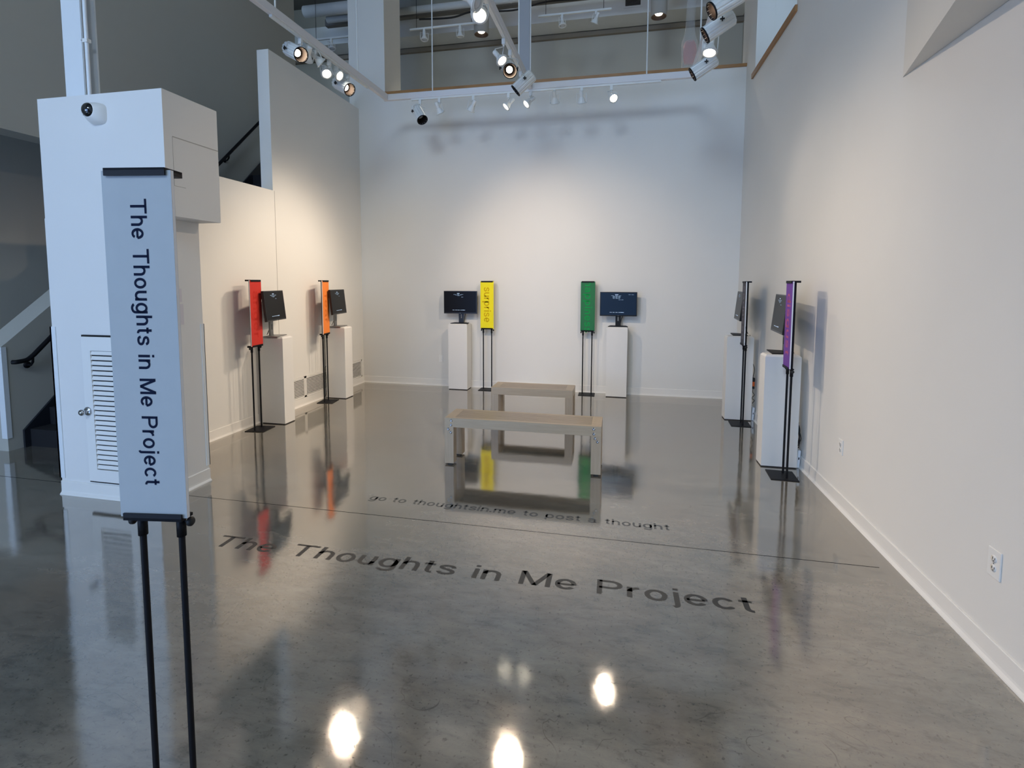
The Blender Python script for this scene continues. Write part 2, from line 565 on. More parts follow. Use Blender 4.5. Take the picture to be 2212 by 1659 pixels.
def lettering(text, gap=0.105):
    """flat strips in text space; cap height 1, returns (mb, width)"""
    mb = MB()
    x = 0.0
    lay = 0
    for ch in text:
        st, w = glyph(ch)
        for s in st:
            P = [Vector((a, b_)) for a, b_ in s]
            closed = len(P) > 3 and (P[0] - P[-1]).length < 1e-4
            L, Rr = [], []
            n = len(P)
            for i in range(n):
                if closed:
                    a, c = P[(i - 1) % (n - 1)], P[(i + 1) % (n - 1)]
                else:
                    a, c = P[max(0, i - 1)], P[min(n - 1, i + 1)]
                t = c - a
                t.normalize()
                k = 1.0
                nn = Vector((-t.y, t.x)) * HW * k
                L.append(P[i] + nn)
                Rr.append(P[i] - nn)
            vs = [(p.x + x, p.y, 0.0) for p in L] + [(p.x + x, p.y, 0.0) for p in Rr]
            fs = [[i, n + i, n + i + 1, i + 1] for i in range(n - 1)]
            mb._add(vs, fs)
        x += w + gap
    return mb, x - gap


def place_text(text, name, m, M, width, cap, parent=None, gap=0.105):
    """one mesh per word, scaled to the given width and cap height, moved by M (text x along the line, y up, z out of the surface)"""
    w = lettering(text, gap)[1]
    x = 0.0
    for word in text.split(' '):
        mb, ww = lettering(word, gap)
        T = M @ Matrix.Diagonal((width / w, cap, 1.0, 1.0)) @ Matrix.Translation((x, 0, 0))
        nrm = (M.to_3x3() @ Vector((0, 0, 1))).normalized()
        mb.v = [tuple(T @ Vector(p) + nrm * 0.0006) for p in mb.v]
        mb.build(name, m, parent)
        x += ww + gap * 2 + 0.28


# ------------------------------------------------------------------ the setting
XL, XR, YB = -3.99, 1.567, 7.446
struct('floor', MB().box(-9, 2.2, -6, 9, -0.2, 0), M_FLOOR)

struct('wall_back', MB().box(-4.14, XR + 0.2, YB, YB + 0.16, 0, 4.43).box(-4.14, -3.55, YB, YB + 0.58, 4.43, 9.0), M_WALL)
struct('wall_right', MB().box(XR, XR + 0.2, -6, 7.7, 0, 4.13).box(XR, XR + 0.2, 6.98, 7.7, 4.13, 9).box(XR, XR + 0.2, -6, 5.45, 4.13, 9), M_WALL)
# angled upper wall that leaves the right wall above head height
struct('wall_angled', MB().prism([(XR - 0.002, 3.44), (XR - 0.002, -6), (-0.80, -6)], 2.78, 9.0, 'z'), M_WALL)
struct('wall_left', MB().box(-4.14, XL, 3.42, 5.37, 0, 2.66).box(-4.14, XL, 5.37, YB, 0, 4.25), M_WALL)
# closet block: lower part and wider upper box
XC, YC = -3.213, 2.976
struct('wall_closet', MB().box(-4.09, XC, YC, 3.432, 0, 2.05).box(-4.085, -3.03, YC, 3.455, 2.05, 2.888), M_WALLC)
# wall along the stair with its half wall and the lobby behind it
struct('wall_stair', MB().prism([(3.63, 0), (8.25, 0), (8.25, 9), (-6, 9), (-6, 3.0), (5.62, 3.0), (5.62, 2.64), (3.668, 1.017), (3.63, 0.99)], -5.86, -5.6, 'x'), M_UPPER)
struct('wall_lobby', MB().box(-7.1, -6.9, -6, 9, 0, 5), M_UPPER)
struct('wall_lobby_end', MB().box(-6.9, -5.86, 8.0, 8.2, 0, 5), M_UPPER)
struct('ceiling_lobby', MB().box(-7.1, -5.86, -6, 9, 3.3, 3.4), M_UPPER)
# recess seen through the opening in the right wall
struct('wall_recess', MB().box(XR + 0.2, 3.4, 7.0, 7.15, 3.2, 9).box(3.4, 3.5, 4.5, 7.15, 3.2, 9).box(XR + 0.2, 3.4, 4.5, 7.0, 3.1, 3.2), M_WALL)
# mezzanine behind the back wall
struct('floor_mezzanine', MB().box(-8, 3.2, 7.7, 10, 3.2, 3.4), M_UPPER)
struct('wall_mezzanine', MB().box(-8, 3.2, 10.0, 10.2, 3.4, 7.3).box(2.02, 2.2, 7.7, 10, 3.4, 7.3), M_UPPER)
struct('ceiling_mezzanine', MB().box(-8, 3.2, 7.7, 10.2, 7.25, 7.4), M_CEIL)
struct('ceiling', MB().box(-8.2, 3.6, -6, 7.7, 9.0, 9.2), M_CEIL)
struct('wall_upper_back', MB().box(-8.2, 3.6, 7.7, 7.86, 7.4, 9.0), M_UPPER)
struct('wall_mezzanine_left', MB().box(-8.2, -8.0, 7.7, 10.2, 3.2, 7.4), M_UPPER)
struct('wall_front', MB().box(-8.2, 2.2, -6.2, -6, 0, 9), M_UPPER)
# brown band along the mezzanine's far wall
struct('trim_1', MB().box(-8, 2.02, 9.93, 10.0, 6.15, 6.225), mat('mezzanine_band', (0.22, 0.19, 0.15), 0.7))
struct('trim_2', MB().box(-3.55, XR, 7.425, 7.62, 4.43, 4.468), M_TRIMW)
struct('trim_3', MB().box(XR - 0.022, XR + 0.22, 5.43, 7.07, 4.13, 4.19), M_TRIMWY)
# baseboards with a small cove foot
BBH = 0.103


def baseboard(name, x0, y0, x1, y1, nx, ny):
    """runs from (x0,y0) to (x1,y1), standing out by 1 cm along (nx,ny)"""
    mb = MB()
    L = math.hypot(x1 - x0, y1 - y0)
    d = ((x1 - x0) / L, (y1 - y0) / L)
    prof = [(0, 0), (0.024, 0), (0.022, 0.006), (0.011, 0.018), (0.009, 0.03), (0.009, BBH - 0.004), (0.006, BBH), (0, BBH)]
    vs = []
    for s in (0, L):
        for a, z in prof:
            vs.append((x0 + d[0] * s + nx * a, y0 + d[1] * s + ny * a, z))
    n = len(prof)
    fs = [list(range(n)), [n + i for i in range(n)][::-1]] + [[i, (i + 1) % n, n + (i + 1) % n, n + i] for i in range(n)]
    mb._add(vs, fs)
    return struct(name, mb, M_BASE)


baseboard('baseboard_back', XL, YB, XR, YB, 0, -1)
baseboard('baseboard_right', XR, YB, XR, -5.9, -1, 0)
baseboard('baseboard_left', XL, YB, XL, 3.432, 1, 0)
baseboard('baseboard_closet_front', -4.09, YC, XC + 0.012, YC, 0, -1)
baseboard('baseboard_closet_side', XC, YC, XC, 3.432, 1, 0)
# corner guards on the closet
struct('trim_4', MB().box(-4.104, -4.09, YC - 0.006, YC + 0.03, 0.125, 1.265).box(-4.104, -4.054, YC - 0.006, YC, 0.125, 1.265), M_BEAM)
struct('trim_5', MB().box(XC, XC + 0.006, 3.405, 3.438, 0.13, 1.266).box(XC - 0.04, XC + 0.006, 3.432, 3.438, 0.13, 1.266), M_BEAM)
struct('trim_6', MB().box(-5.6, -5.594, 3.624, 3.665, 0.12, 0.985).box(-5.66, -5.6, 3.624, 3.63, 0.12, 0.985), M_BEAM)
# vertical seam of the left wall, faint panel lines on the upper closet box
struct('trim_7', MB().box(XL - 0.001, XL + 0.0012, 5.395, 5.401, 0.103, 2.66), M_SEAM)
struct('trim_8', MB().box(-3.031, -3.0285, 3.045, 3.452, 2.588, 2.594).box(-3.031, -3.0288, 3.043, 3.0455, 2.26, 2.59).box(-3.031, -3.0295, 3.045, 3.14, 2.257, 2.26), M_SEAM)

# ---- access door with louvers in the closet front
door = struct('door_1', MB().box(-3.812, -3.372, 2.9635, 2.9765, 0.118, 1.212), M_DARK)
dp = MB()
dx0, dx1, dz0, dz1 = -3.800, -3.384, 0.132, 1.200
lx0, lx1, lz0, lz1 = -3.725, -3.455, 0.222, 1.100
yf = 2.951
dp.box(dx0, lx0, yf, 2.964, dz0, dz1).box(lx1, dx1, yf, 2.964, dz0, dz1).box(lx0, lx1, yf, 2.964, dz0, lz0).box(lx0, lx1, yf, 2.964, lz1, dz1)
dp.build('door_panel', M_PLAST, door)
nl = 24
lm = MB()
for i in range(nl):
    z = lz0 + 0.006 + i * (lz1 - lz0) / nl
    lm.prism([(2.9525, z + 0.004), (2.9545, z), (2.9635, z + 0.024), (2.9615, z + 0.027)], lx0, lx1, 'x')
lm.build('louver', M_PLAST, door)
kb = MB()
T = Matrix.Translation((-3.775, 2.951, 0.655)) @ Matrix.Rotation(PI / 2, 4, 'X')
kb.lathe([(0.0, 0), (0.032, 0), (0.032, 0.006), (0.026, 0.010), (0.012, 0.012), (0.012, 0.030), (0.022, 0.034), (0.024, 0.045), (0.020, 0.055), (0.012, 0.058), (0.012, 0.061), (0, 0.061)], 28, T)
kb.build('door_knob', M_CHROME, door)

# ---- stair behind the closet
st = thing('staircase', 'black carpeted staircase climbing behind the white closet block', 'staircase', (-4.87, 3.8, 0))
rise, run = 0.17, 0.18
steps = MB()
for i in range(19):
    steps.box(-0.70, 0.70, i * run, (i + 1) * run + (0.06 if i < 18 else 0.25), 0 if i < 2 else i * rise - 0.1, (i + 1) * rise)
steps.build('steps', M_STAIR, st)
sg = MB()
sl = rise / run
sg.prism([(-0.05, 0.0), (-0.05, 0.17), (3.60, 0.17 + 3.65 * sl), (3.60, 3.65 * sl - 0.18), (0.10, 0.0)], -0.722, -0.7005, 'x')
sg.build('stringer', M_STRING, st)
hr = thing('handrail', 'black round handrail rising along the stair wall', 'handrail', (-5.6, 3.78, 0.86))
hp = [(0.045, -0.10, -0.02), (0.075, -0.08, -0.02), (0.08, 0.0, -0.01), (0.08, 0.06, 0.03), (0.08, 3.62, 3.42)]
MB().tube(catmull(hp[:4], 5) + [Vector(hp[4])], 0.021, 12).build('rail', M_BLACK, hr)
for y in (0.05, 1.6, 2.72):
    z = 0.03 + (y - 0.06) * (3.39 / 3.56) - 0.02
    MB().tube([(0.0, y, z - 0.07), (0.05, y, z - 0.07), (0.075, y, z - 0.04), (0.08, y, z)], 0.011, 8).lathe([(0.032, 0), (0.032, 0.008), (0.0, 0.008)], 16, Matrix.Translation((0, y, z - 0.07)) @ Matrix.Rotation(PI / 2, 4, 'Y')).build('wall_bracket', M_BLACK, hr)

# ---- steel column above the closet with conduit
scol = thing('steel_column', 'white painted steel column rising behind the closet block', 'column', (-3.893, 3.14, 2.888))
MB().box(-0.083, 0.083, -0.045, -0.033, 0, 6.1).box(-0.083, 0.083, 0.06, 0.072, 0, 6.1).box(-0.006, 0.006, -0.033, 0.06, 0, 6.1).build('flanges', M_BEAM, scol)
cd = thing('conduit', 'thin white electrical conduit strapped to the steel column', 'pipe', (-3.79, 3.115, 2.888))
MB().tube([(0, 0, 0), (0, 0, 6.1)], 0.013, 10).build('pipe', M_BEAM, cd)
MB().box(-0.028, 0.022, -0.016, 0.016, 0.42, 0.445).lathe([(0.006, 0), (0.006, 0.004), (0, 0.004)], 8, Matrix.Translation((-0.02, -0.016, 0.432)) @ Matrix.Rotation(PI / 2, 4, 'X')).build('strap', M_PLAST, cd)

# ---- dome camera
dc = thing('security_camera', 'white wall-mounted dome security camera on the closet front', 'security camera', (-3.555, YC, 2.748))
b = MB()
n = 32
rings = [(0.070, 0.0), (0.070, 0.014), (0.066, 0.030), (0.058, 0.043), (0.050, 0.052), (0.050, 0.055)]
vs, fs = [], []
for k, (rr, d) in enumerate(rings):
    off = k / (len(rings) - 1)
    for i in range(n):
        a = 2 * PI * i / n
        e = 0.55 + 0.45 * off
        c, s = math.cos(a), math.sin(a)
        vs.append((rr * math.copysign(abs(c) ** e, c) - 0.018 * off, -d - 0.010 * off, rr * math.copysign(abs(s) ** e, s) + 0.014 * off))
for k in range(len(rings) - 1):
    for i in range(n):
        j = (i + 1) % n
        fs.append([k * n + i, k * n + j, (k + 1) * n + j, (k + 1) * n + i])
fs.append([(len(rings) - 1) * n + i for i in range(n)])
b._add(vs, fs, 0, True)
b.build('housing', M_PLAST, dc)
T = Matrix.Translation((-0.016, -0.050, 0.014)) @ Matrix.Rotation(PI / 2, 4, 'X')
MB().lathe([(0.050 * math.cos(t * PI / 16), 0.042 * math.sin(t * PI / 16)) for t in range(9)], 28, T).build('dome', M_DOME, dc)
for ang in (45, 135, 225, 315):
    x = -0.018 + 0.046 * math.cos(math.radians(ang)); z = 0.014 + 0.046 * math.sin(math.radians(ang))
    MB().cyl((x, -0.050, z), (x, -0.066, z), 0.003, 8).build('screw', M_BLACK, dc)

# ---- papers on the closet side
pp = tag(MB().box(0, 0.001, 0, 0.20, 0, 0.10).build('wall_label', M_PAPER, None, (XC, 3.045, 1.445)), 'small white paper label on the closet side, upper of two', 'label', 'paper labels on the closet side')
pp2 = thing('wall_label', 'taller white printed paper on the closet side, lower of two', 'label', (XC, 3.045, 1.275), 0, 'paper labels on the closet side')
MB().box(0, 0.001, 0, 0.21, 0, 0.155).build('sheet', M_PAPER, pp2)
tl = MB()
for i in range(9):
    tl.box(0.001, 0.0014, 0.03, 0.14 + 0.03 * math.sin(i * 2.1), 0.125 - i * 0.0115, 0.130 - i * 0.0115)
tl.build('printed_lines', M_INK, pp2)

# ---- vent grilles on the left wall


def grille(y0, y1, z0, z1, label):
    t = thing('vent_grille', label, 'vent', (XL, y0, 0), 0, 'vent grilles low on the left wall')
    w = y1 - y0
    MB().box(0.0, 0.002, 0, w, z0, z1).build('backing', M_DARK, t)
    fr = 0.022
    MB().box(0, 0.012, 0, fr, z0, z1).box(0, 0.012, w - fr, w, z0, z1).box(0, 0.012, 0, w, z0, z0 + fr).box(0, 0.012, 0, w, z1 - fr, z1).build('frame', M_BASE, t)
    s = MB()
    n_ = 12
    for i in range(n_):
        z = z0 + fr + (i + 0.35) * (z1 - z0 - 2 * fr) / n_
        s.box(0.002, 0.010, fr, w - fr, z, z + 0.0085)
    s.build('louver', M_BASE, t)


grille(5.35, 5.872, 0.105, 0.375, 'white louvered wall vent beside the pedestal behind the red sign')
grille(5.876, 6.52, 0.105, 0.375, 'white louvered wall vent behind the orange sign stand')
grille(6.80, 7.365, 0.105, 0.375, 'white louvered wall vent nearest the back corner')

# ---- outlets


def outlet(loc, rotz, label, blank=False, sc=1.0):
    t = thing('wall_outlet', label, 'outlet', loc, rotz, 'outlet plates on the gallery walls')
    MB().bbox(-0.036 * sc, 0.036 * sc, -0.006, 0, -0.058 * sc, 0.058 * sc, 0.002).build('cover_plate', M_PLAST, t)
    if not blank:
        for dz in (-0.02, 0.02):
            o = MB().lathe([(0.0165, 0), (0.0165, 0.0012), (0, 0.0012)], 20, Matrix.Translation((0, -0.006, dz)) @ Matrix.Rotation(PI / 2, 4, 'X')).build('receptacle', M_PLAST, t)
            MB().box(-0.008, -0.005, -0.0078, -0.0068, dz - 0.003, dz + 0.007).box(0.005, 0.008, -0.0078, -0.0068, dz - 0.003, dz + 0.006).box(-0.002, 0.002, -0.0078, -0.0068, dz - 0.011, dz - 0.007).build('slots', M_DARK, o)
        MB().cyl((0, -0.006, 0), (0, -0.0075, 0), 0.003, 8).build('screw', M_STEEL, t)


outlet((XR, 2.446, 0.425), -PI / 2, 'white double outlet on the right wall nearest the viewer', sc=1.05)
outlet((XR, 3.99, 0.433), -PI / 2, 'white double outlet on the right wall beyond the near one', sc=0.96)
outlet((-2.69, YB, 0.42), 0, 'white blank cover plate on the back wall left of a pedestal', True, 0.95)

# ------------------------------------------------------------------ lettering on the floor
ft = thing('floor_lettering', 'large dark floor lettering reading The Thoughts in Me Project', 'lettering', (-2.417, 2.555, 0.0), 0.004, 'vinyl lettering on the floor')
place_text('The Thoughts in Me Project', 'word', M_VINYL, Matrix.Identity(4), 3.095, 0.126, ft)
ft = thing('floor_lettering', 'smaller floor lettering reading go to thoughtsin.me to post a thought', 'lettering', (-1.790, 3.366, 0.0), -0.010, 'vinyl lettering on the floor')
place_text('go to thoughtsin.me to post a thought', 'word', M_VINYL2, Matrix.Identity(4), 2.135, 0.080, ft)

# ------------------------------------------------------------------ sign stands
ROT_TXT = Matrix(((0, 1, 0, 0), (0, 0, -1, 0), (-1, 0, 0, 0), (0, 0, 0, 1)))  # text x -> -z, text y -> +x, out -> -y


def sign(loc, rotz, color, word, tcol, label, z0=0.912, z1=1.612, width=None, cap=0.115, toff=None, base=-0.0, tname=None, half=0.10, gap=0.105, ps=0.0635):
    t = thing('sign_stand', label, 'sign', loc, rotz, 'banner signs on two-legged floor stands')
    MB().bbox(-0.115, 0.115, -0.105, 0.105, 0.0, 0.006, 0.001).build('base_plate', M_BLACK, t)
    for s in (-1, 1):
        x = s * ps
        MB().cyl((x, 0.022, 0.006), (x, 0.022, z1 - 0.010), 0.0085, 14).build('pole', M_BLACK, t)
        MB().lathe([(0.0085, 0), (0.0125, 0), (0.0125, 0.062), (0.0085, 0.062)], 14, Matrix.Translation((x, 0.022, z0 - 0.065))).build('sleeve', M_BLACK, t)
        kn = MB()
        kn.cyl((x + s * 0.012, 0.022, z0 - 0.022), (x + s * 0.020, 0.022, z0 - 0.022), 0.003, 8)
        kn.lathe([(0, 0), (0.008, 0.0), (0.013, 0.004), (0.013, 0.012), (0.009, 0.016), (0, 0.016)], 12, Matrix.Translation((x + s * 0.020, 0.022, z0 - 0.022)) @ Matrix.Rotation(s * PI / 2, 4, 'Y'))
        kn.build('clamp_knob', M_RUBBER, t)
    # panel: foam core with coloured faces
    p = MB()
    p.box(-half, half, -0.005, 0.005, z0, z1, 0)
    panel = p.build('foam_board', M_FOAM, t)
    mcol = mat('sign_print_' + (tname or word), color, 0.6, noise=0.03, nscale=18, spec=0.2)
    MB().box(-half, half, -0.0056, -0.005, z0, z1).box(-half, half, 0.005, 0.0056, z0, z1).build('printed_face', mcol, panel)
    # top and bottom clamp rails (front lip, back arm)
    hx = half - 0.012
    for zz, nm in ((z1, 'top_rail'), (z0, 'bottom_rail')):
        rr = MB()
        if nm == 'top_rail':
            rr.box(-hx, hx, -0.013, 0.055, zz, zz + 0.006).box(-hx, hx, -0.013, -0.0085, zz - 0.014, zz + 0.006).box(-hx, hx, 0.0075, 0.0552, zz - 0.010, zz + 0.0055)
        else:
            rr.box(-hx, hx, -0.013, 0.034, zz - 0.008, zz).box(-hx, hx, -0.013, -0.0085, zz - 0.008, zz + 0.012).box(-hx - 0.006, -hx + 0.012, 0.022, 0.052, zz - 0.012, zz + 0.008)
        rr.build(nm, M_BLACK, t)
    if word:
        tm = mat('sign_letters_' + (tname or word), tcol, 0.8, spec=0.1)
        zt, wd = toff, width
        M = Matrix.Translation((base, -0.0057, zt)) @ ROT_TXT
        place_text(word, 'printed_word', tm, M, wd, cap, panel, gap)
    return t


sign((-1.262, 1.152, 0), 0.147, (0.43, 0.46, 0.47), 'The Thoughts in Me Project', (0.008, 0.013, 0.035), 'tall white sign in the left foreground reading The Thoughts in Me Project',
     z0=0.943, z1=1.892, width=0.782, cap=0.045, toff=1.818, base=-0.0198, tname='title', half=0.0965, ps=0.0575)
sign((-3.80, 4.775, 0), math.radians(96), (0.62, 0.042, 0.030), 'anger', (0.585, 0.040, 0.029), 'red banner sign on black two-legged stand by the left wall', width=0.50, toff=1.50, base=-0.055, cap=0.105)
sign((-3.80, 6.10, 0), math.radians(99), (0.90, 0.255, 0.050), 'fear', (0.76, 0.185, 0.036), 'orange banner sign reading fear on black two-legged stand', width=0.385, toff=1.440, base=-0.045, cap=0.105)
sign((-1.918, 7.312, 0), 0.0, (0.92, 0.80, 0.018), 'surprise', (0.66, 0.43, 0.010), 'yellow banner sign reading surprise by the back wall', width=0.515, toff=1.525, base=-0.045, cap=0.105)
sign((-0.445, 7.300, 0), 0.015, (0.030, 0.185, 0.075), 'happiness', (0.014, 0.34, 0.080), 'green banner sign reading happiness by the back wall', width=0.72, toff=1.615, base=-0.042, cap=0.102, gap=0.16)
sign((1.355, 6.12, 0), math.radians(-93), (0.075, 0.072, 0.085), 'sadness', (0.22, 0.21, 0.25), 'dark grey banner sign by the right wall, furthest of two there', width=0.60, toff=1.57, base=-0.045, cap=0.105)
sign((1.345, 4.525, 0), math.radians(-93.5), (0.165, 0.055, 0.36), 'disgust', (0.50, 0.13, 0.26), 'purple banner sign reading disgust by the right wall', width=0.50, toff=1.515, base=-0.045, cap=0.105)

# ------------------------------------------------------------------ pedestals


def pedestal(x0, x1, y0, y1, h, label):
    cx, cy = (x0 + x1) / 2, (y0 + y1) / 2
    t = thing('display_pedestal', label, 'pedestal', (cx, cy, 0), 0, 'white display pedestals')
    a, c = (x1 - x0) / 2, (y1 - y0) / 2
    MB().box(-a + 0.004, a - 0.004, -c + 0.004, c - 0.004, 0, 0.010).build('base_strip', M_BASESTRIP, t)  # near-black inset strip drawing the dark line under the body
    d = 0.016
    prof = [(a, c, 0.010), (a, c, h - d), (a - d, c - d, h)]
    vs, fs = [], []
    for px, py, z in prof:
        vs += [(-px, -py, z), (px, -py, z), (px, py, z), (-px, py, z)]
    fs.append([3, 2, 1, 0])
    for k in range(2):
        for i in range(4):
            j = (i + 1) % 4
            fs.append([k * 4 + i, k * 4 + j, k * 4 + 4 + j, k * 4 + 4 + i])
    fs.append([8, 9, 10, 11])
    MB()._add(vs, fs).build('body', M_PED, t)


pedestal(-2.485, -2.195, 7.205, 7.415, 0.985, 'white pedestal by the back wall left of the yellow sign')
pedestal(-0.175, 0.110, 7.200, 7.415, 0.985, 'white pedestal by the back wall right of the green sign')
pedestal(-3.935, -3.645, 4.985, 5.165, 0.985, 'white pedestal by the left wall behind the red sign')
pedestal(-3.935, -3.645, 6.290, 6.485, 0.985, 'white pedestal by the left wall behind the orange sign')
pedestal(1.223, 1.512, 6.285, 6.455, 0.985, 'white pedestal by the right wall behind the dark grey sign')
pedestal(1.232, 1.518, 4.722, 4.890, 0.985, 'white pedestal by the right wall behind the purple sign')

# ------------------------------------------------------------------ monitors


def monitor(loc, rotz, label, blue=False, tilt=0.0, bx=0.0, by=0.0, grey=False, text=True, zc=0.315, cable=1):
    """loc = foot centre on the pedestal top; screen faces local -y"""
    t = thing('computer_monitor', label, 'monitor', loc, rotz, 'flat computer monitors on pedestals')
    MB().prism([(-0.135, -0.075), (0.135, -0.075), (0.110, 0.085), (-0.110, 0.085)], 0, 0.009, 'z').build('foot', M_BLACK if not grey else M_GREYP, t)
    nk = MB()
    ns = M_BEZEL if not grey else M_GREYP
    # neck with a slot
    w, y0, y1 = 0.037, 0.035, 0.055
    nk.box(-w, -0.010, y0, y1, 0.009, 0.26).box(0.010, w, y0, y1, 0.009, 0.26).box(-0.010, 0.010, y0, y1, 0.009, 0.075).box(-0.010, 0.010, y0, y1, 0.135, 0.26)
    nk.build('neck', ns, t)
    T = Matrix.Translation((bx, by, zc)) @ Matrix.Rotation(-tilt, 4, 'X')
    hw, hh = 0.2535, 0.168
    sc = MB().bbox(-hw, hw, -0.012, 0.018, -hh, hh, 0.003, M=T)
    sc.bbox(-0.10, 0.10, 0.018, 0.045, -0.09, 0.09, 0.006, M=T)
    body = sc.build('housing', M_BEZEL, t)
    MB().box(-hw + 0.010, hw - 0.010, -0.0128, -0.012, -hh + 0.016, hh - 0.010, M=T).build('screen', M_SCREENB if blue else M_SCREEN, body)
    if text:
        rr = random.Random(len(label))
        def line(cx, z, w_, hgt, words, m_=M_TEXTD):
            tx = MB()
            x = cx - w_ / 2
            per = w_ / words
            for _ in range(words):
                ww = per * (0.62 + 0.26 * rr.random())
                tx.box(x, x + ww, -0.0136, -0.0128, z, z + hgt, M=T)
                x += per
            tx.build('text_line', m_, body)
        line(-0.022, 0.128, 0.052, 0.007, 1, M_TEXTW)
        line(-0.018, -0.118, 0.20, 0.0042, 5, M_TEXTW)
        line(0.055, -0.1185, 0.045, 0.0060, 1, M_TEXTW)
        k = 5 if blue else 3
        for i in range(k):
            line(-0.022, 0.114 - i * 0.0095, (0.155, 0.115, 0.11, 0.12, 0.105)[i] if blue else (0.16, 0.105, 0.04)[i], 0.0048, 3)
        line(0.038, 0.058 if blue else 0.075, 0.075 if blue else 0.042, 0.005, 2 if blue else 1)
        if blue:
            line(0.175, 0.130, 0.08, 0.005, 2)
    MB().box(-0.010, 0.010, -0.0130, -0.0120, -hh + 0.003, -hh + 0.010, M=T).build('badge', M_GREYP, body)
    if cable:
        s = cable
        MB().tube(catmull([(0.05 * s, 0.03, zc - 0.12), (0.06 * s, 0.06, 0.16), (0.045 * s, 0.075, 0.10), (0.035 * s, 0.09, 0.05), (0.03 * s, 0.105, 0.012)], 6), 0.004, 8).build('power_cable', M_RUBBER, t)
    return t


PZ = 0.985
monitor((-2.325, 7.300, PZ), 0.03, 'black monitor on the back wall pedestal left of the yellow sign')
monitor((-0.022, 7.300, PZ), 0.0, 'monitor with a dark blue screen, right of the green sign', blue=True)
monitor((-3.800, 5.075, PZ), math.radians(90 + 14), 'black monitor on the left pedestal behind the red sign', tilt=0.10, grey=True, zc=0.345)
monitor((-3.795, 6.395, PZ), math.radians(90 + 10), 'dark grey monitor on the left pedestal behind the orange sign', tilt=0.10, grey=True, zc=0.340, text=True)
monitor((1.385, 6.480, PZ), math.radians(-90 - 5), 'grey monitor on the right pedestal behind the dark grey sign', tilt=0.10, zc=0.345, cable=-1)
monitor((1.385, 4.900, PZ), math.radians(-90 - 5), 'grey monitor on the right pedestal behind the purple sign', tilt=0.10, zc=0.345, cable=-1)

# ---- cables, mini computers and plug beside the pedestals


def cable(pts, label, rad=0.0035):
    o_ = MB().tube(catmull(pts, 8), rad, 8).build('cable', M_RUBBER)
    tag(o_, label, 'cable', 'black cables behind the pedestals')


cable([(1.500, 4.93, 0.990), (1.530, 4.95, 0.96), (1.545, 4.93, 0.80), (1.535, 4.90, 0.62), (1.548, 4.86, 0.48), (1.530, 4.83, 0.42), (1.552, 4.80, 0.34), (1.548, 4.78, 0.25), (1.538, 4.775, 0.19)], 'black cable hanging behind the pedestal of the purple sign')
cable([(1.530, 4.76, 0.40), (1.522, 4.73, 0.36), (1.540, 4.72, 0.27), (1.525, 4.74, 0.22), (1.534, 4.74, 0.30), (1.523, 4.76, 0.36), (1.538, 4.74, 0.24), (1.530, 4.74, 0.18)], 'bundled black cable loops just above the near mini computer')
cable([(1.500, 6.44, 0.990), (1.530, 6.46, 0.94), (1.545, 6.44, 0.78), (1.525, 6.40, 0.70), (1.550, 6.38, 0.60), (1.535, 6.36, 0.50)], 'black cable hanging behind the pedestal of the dark grey sign')
cable([(1.535, 6.33, 0.40), (1.525, 6.31, 0.34), (1.548, 6.33, 0.30), (1.525, 6.34, 0.26), (1.545, 6.31, 0.24), (1.530, 6.33, 0.20)], 'tangled black cable between the orange plug and the far mini computer')
cable([(-3.945, 6.38, 0.55), (-3.955, 6.33, 0.50), (-3.950, 6.36, 0.46), (-3.960, 6.31, 0.42), (-3.948, 6.30, 0.30), (-3.955, 6.33, 0.18), (-3.950, 6.30, 0.06), (-3.955, 6.26, 0.004)], 'black cable hanging beside the pedestal of the orange sign')


def mini_pc(loc, label):
    t = thing('mini_computer', label, 'computer', loc, 0, 'white mini computers beside pedestals')
    T = Matrix.Rotation(0.06, 4, 'Y')
    MB().bbox(-0.013, 0.013, 0, 0.11, 0, 0.155, 0.004, M=T).build('case', M_PC, t)
    MB().box(-0.004, 0.004, -0.0012, 0.0, 0.075, 0.095, M=T).build('badge', M_BEZEL, t)


mini_pc((1.534, 4.745, 0.001), 'white mini computer standing behind the pedestal of the purple sign')
mini_pc((1.534, 6.305, 0.001), 'white mini computer standing behind the pedestal of the dark grey sign')
pl = thing('power_adapter', 'black and orange power plug hanging behind the dark grey sign', 'plug', (1.535, 6.345, 0.40))
MB().bbox(-0.013, 0.013, -0.02, 0.02, 0.0, 0.055, 0.004).build('orange_body', M_ORANGEP, pl)
MB().bbox(-0.015, 0.015, -0.022, 0.022, 0.055, 0.10, 0.004).bbox(-0.012, 0.012, -0.02, 0.02, -0.03, 0.0, 0.004).build('black_plug', M_RUBBER, pl)

# ------------------------------------------------------------------ benches


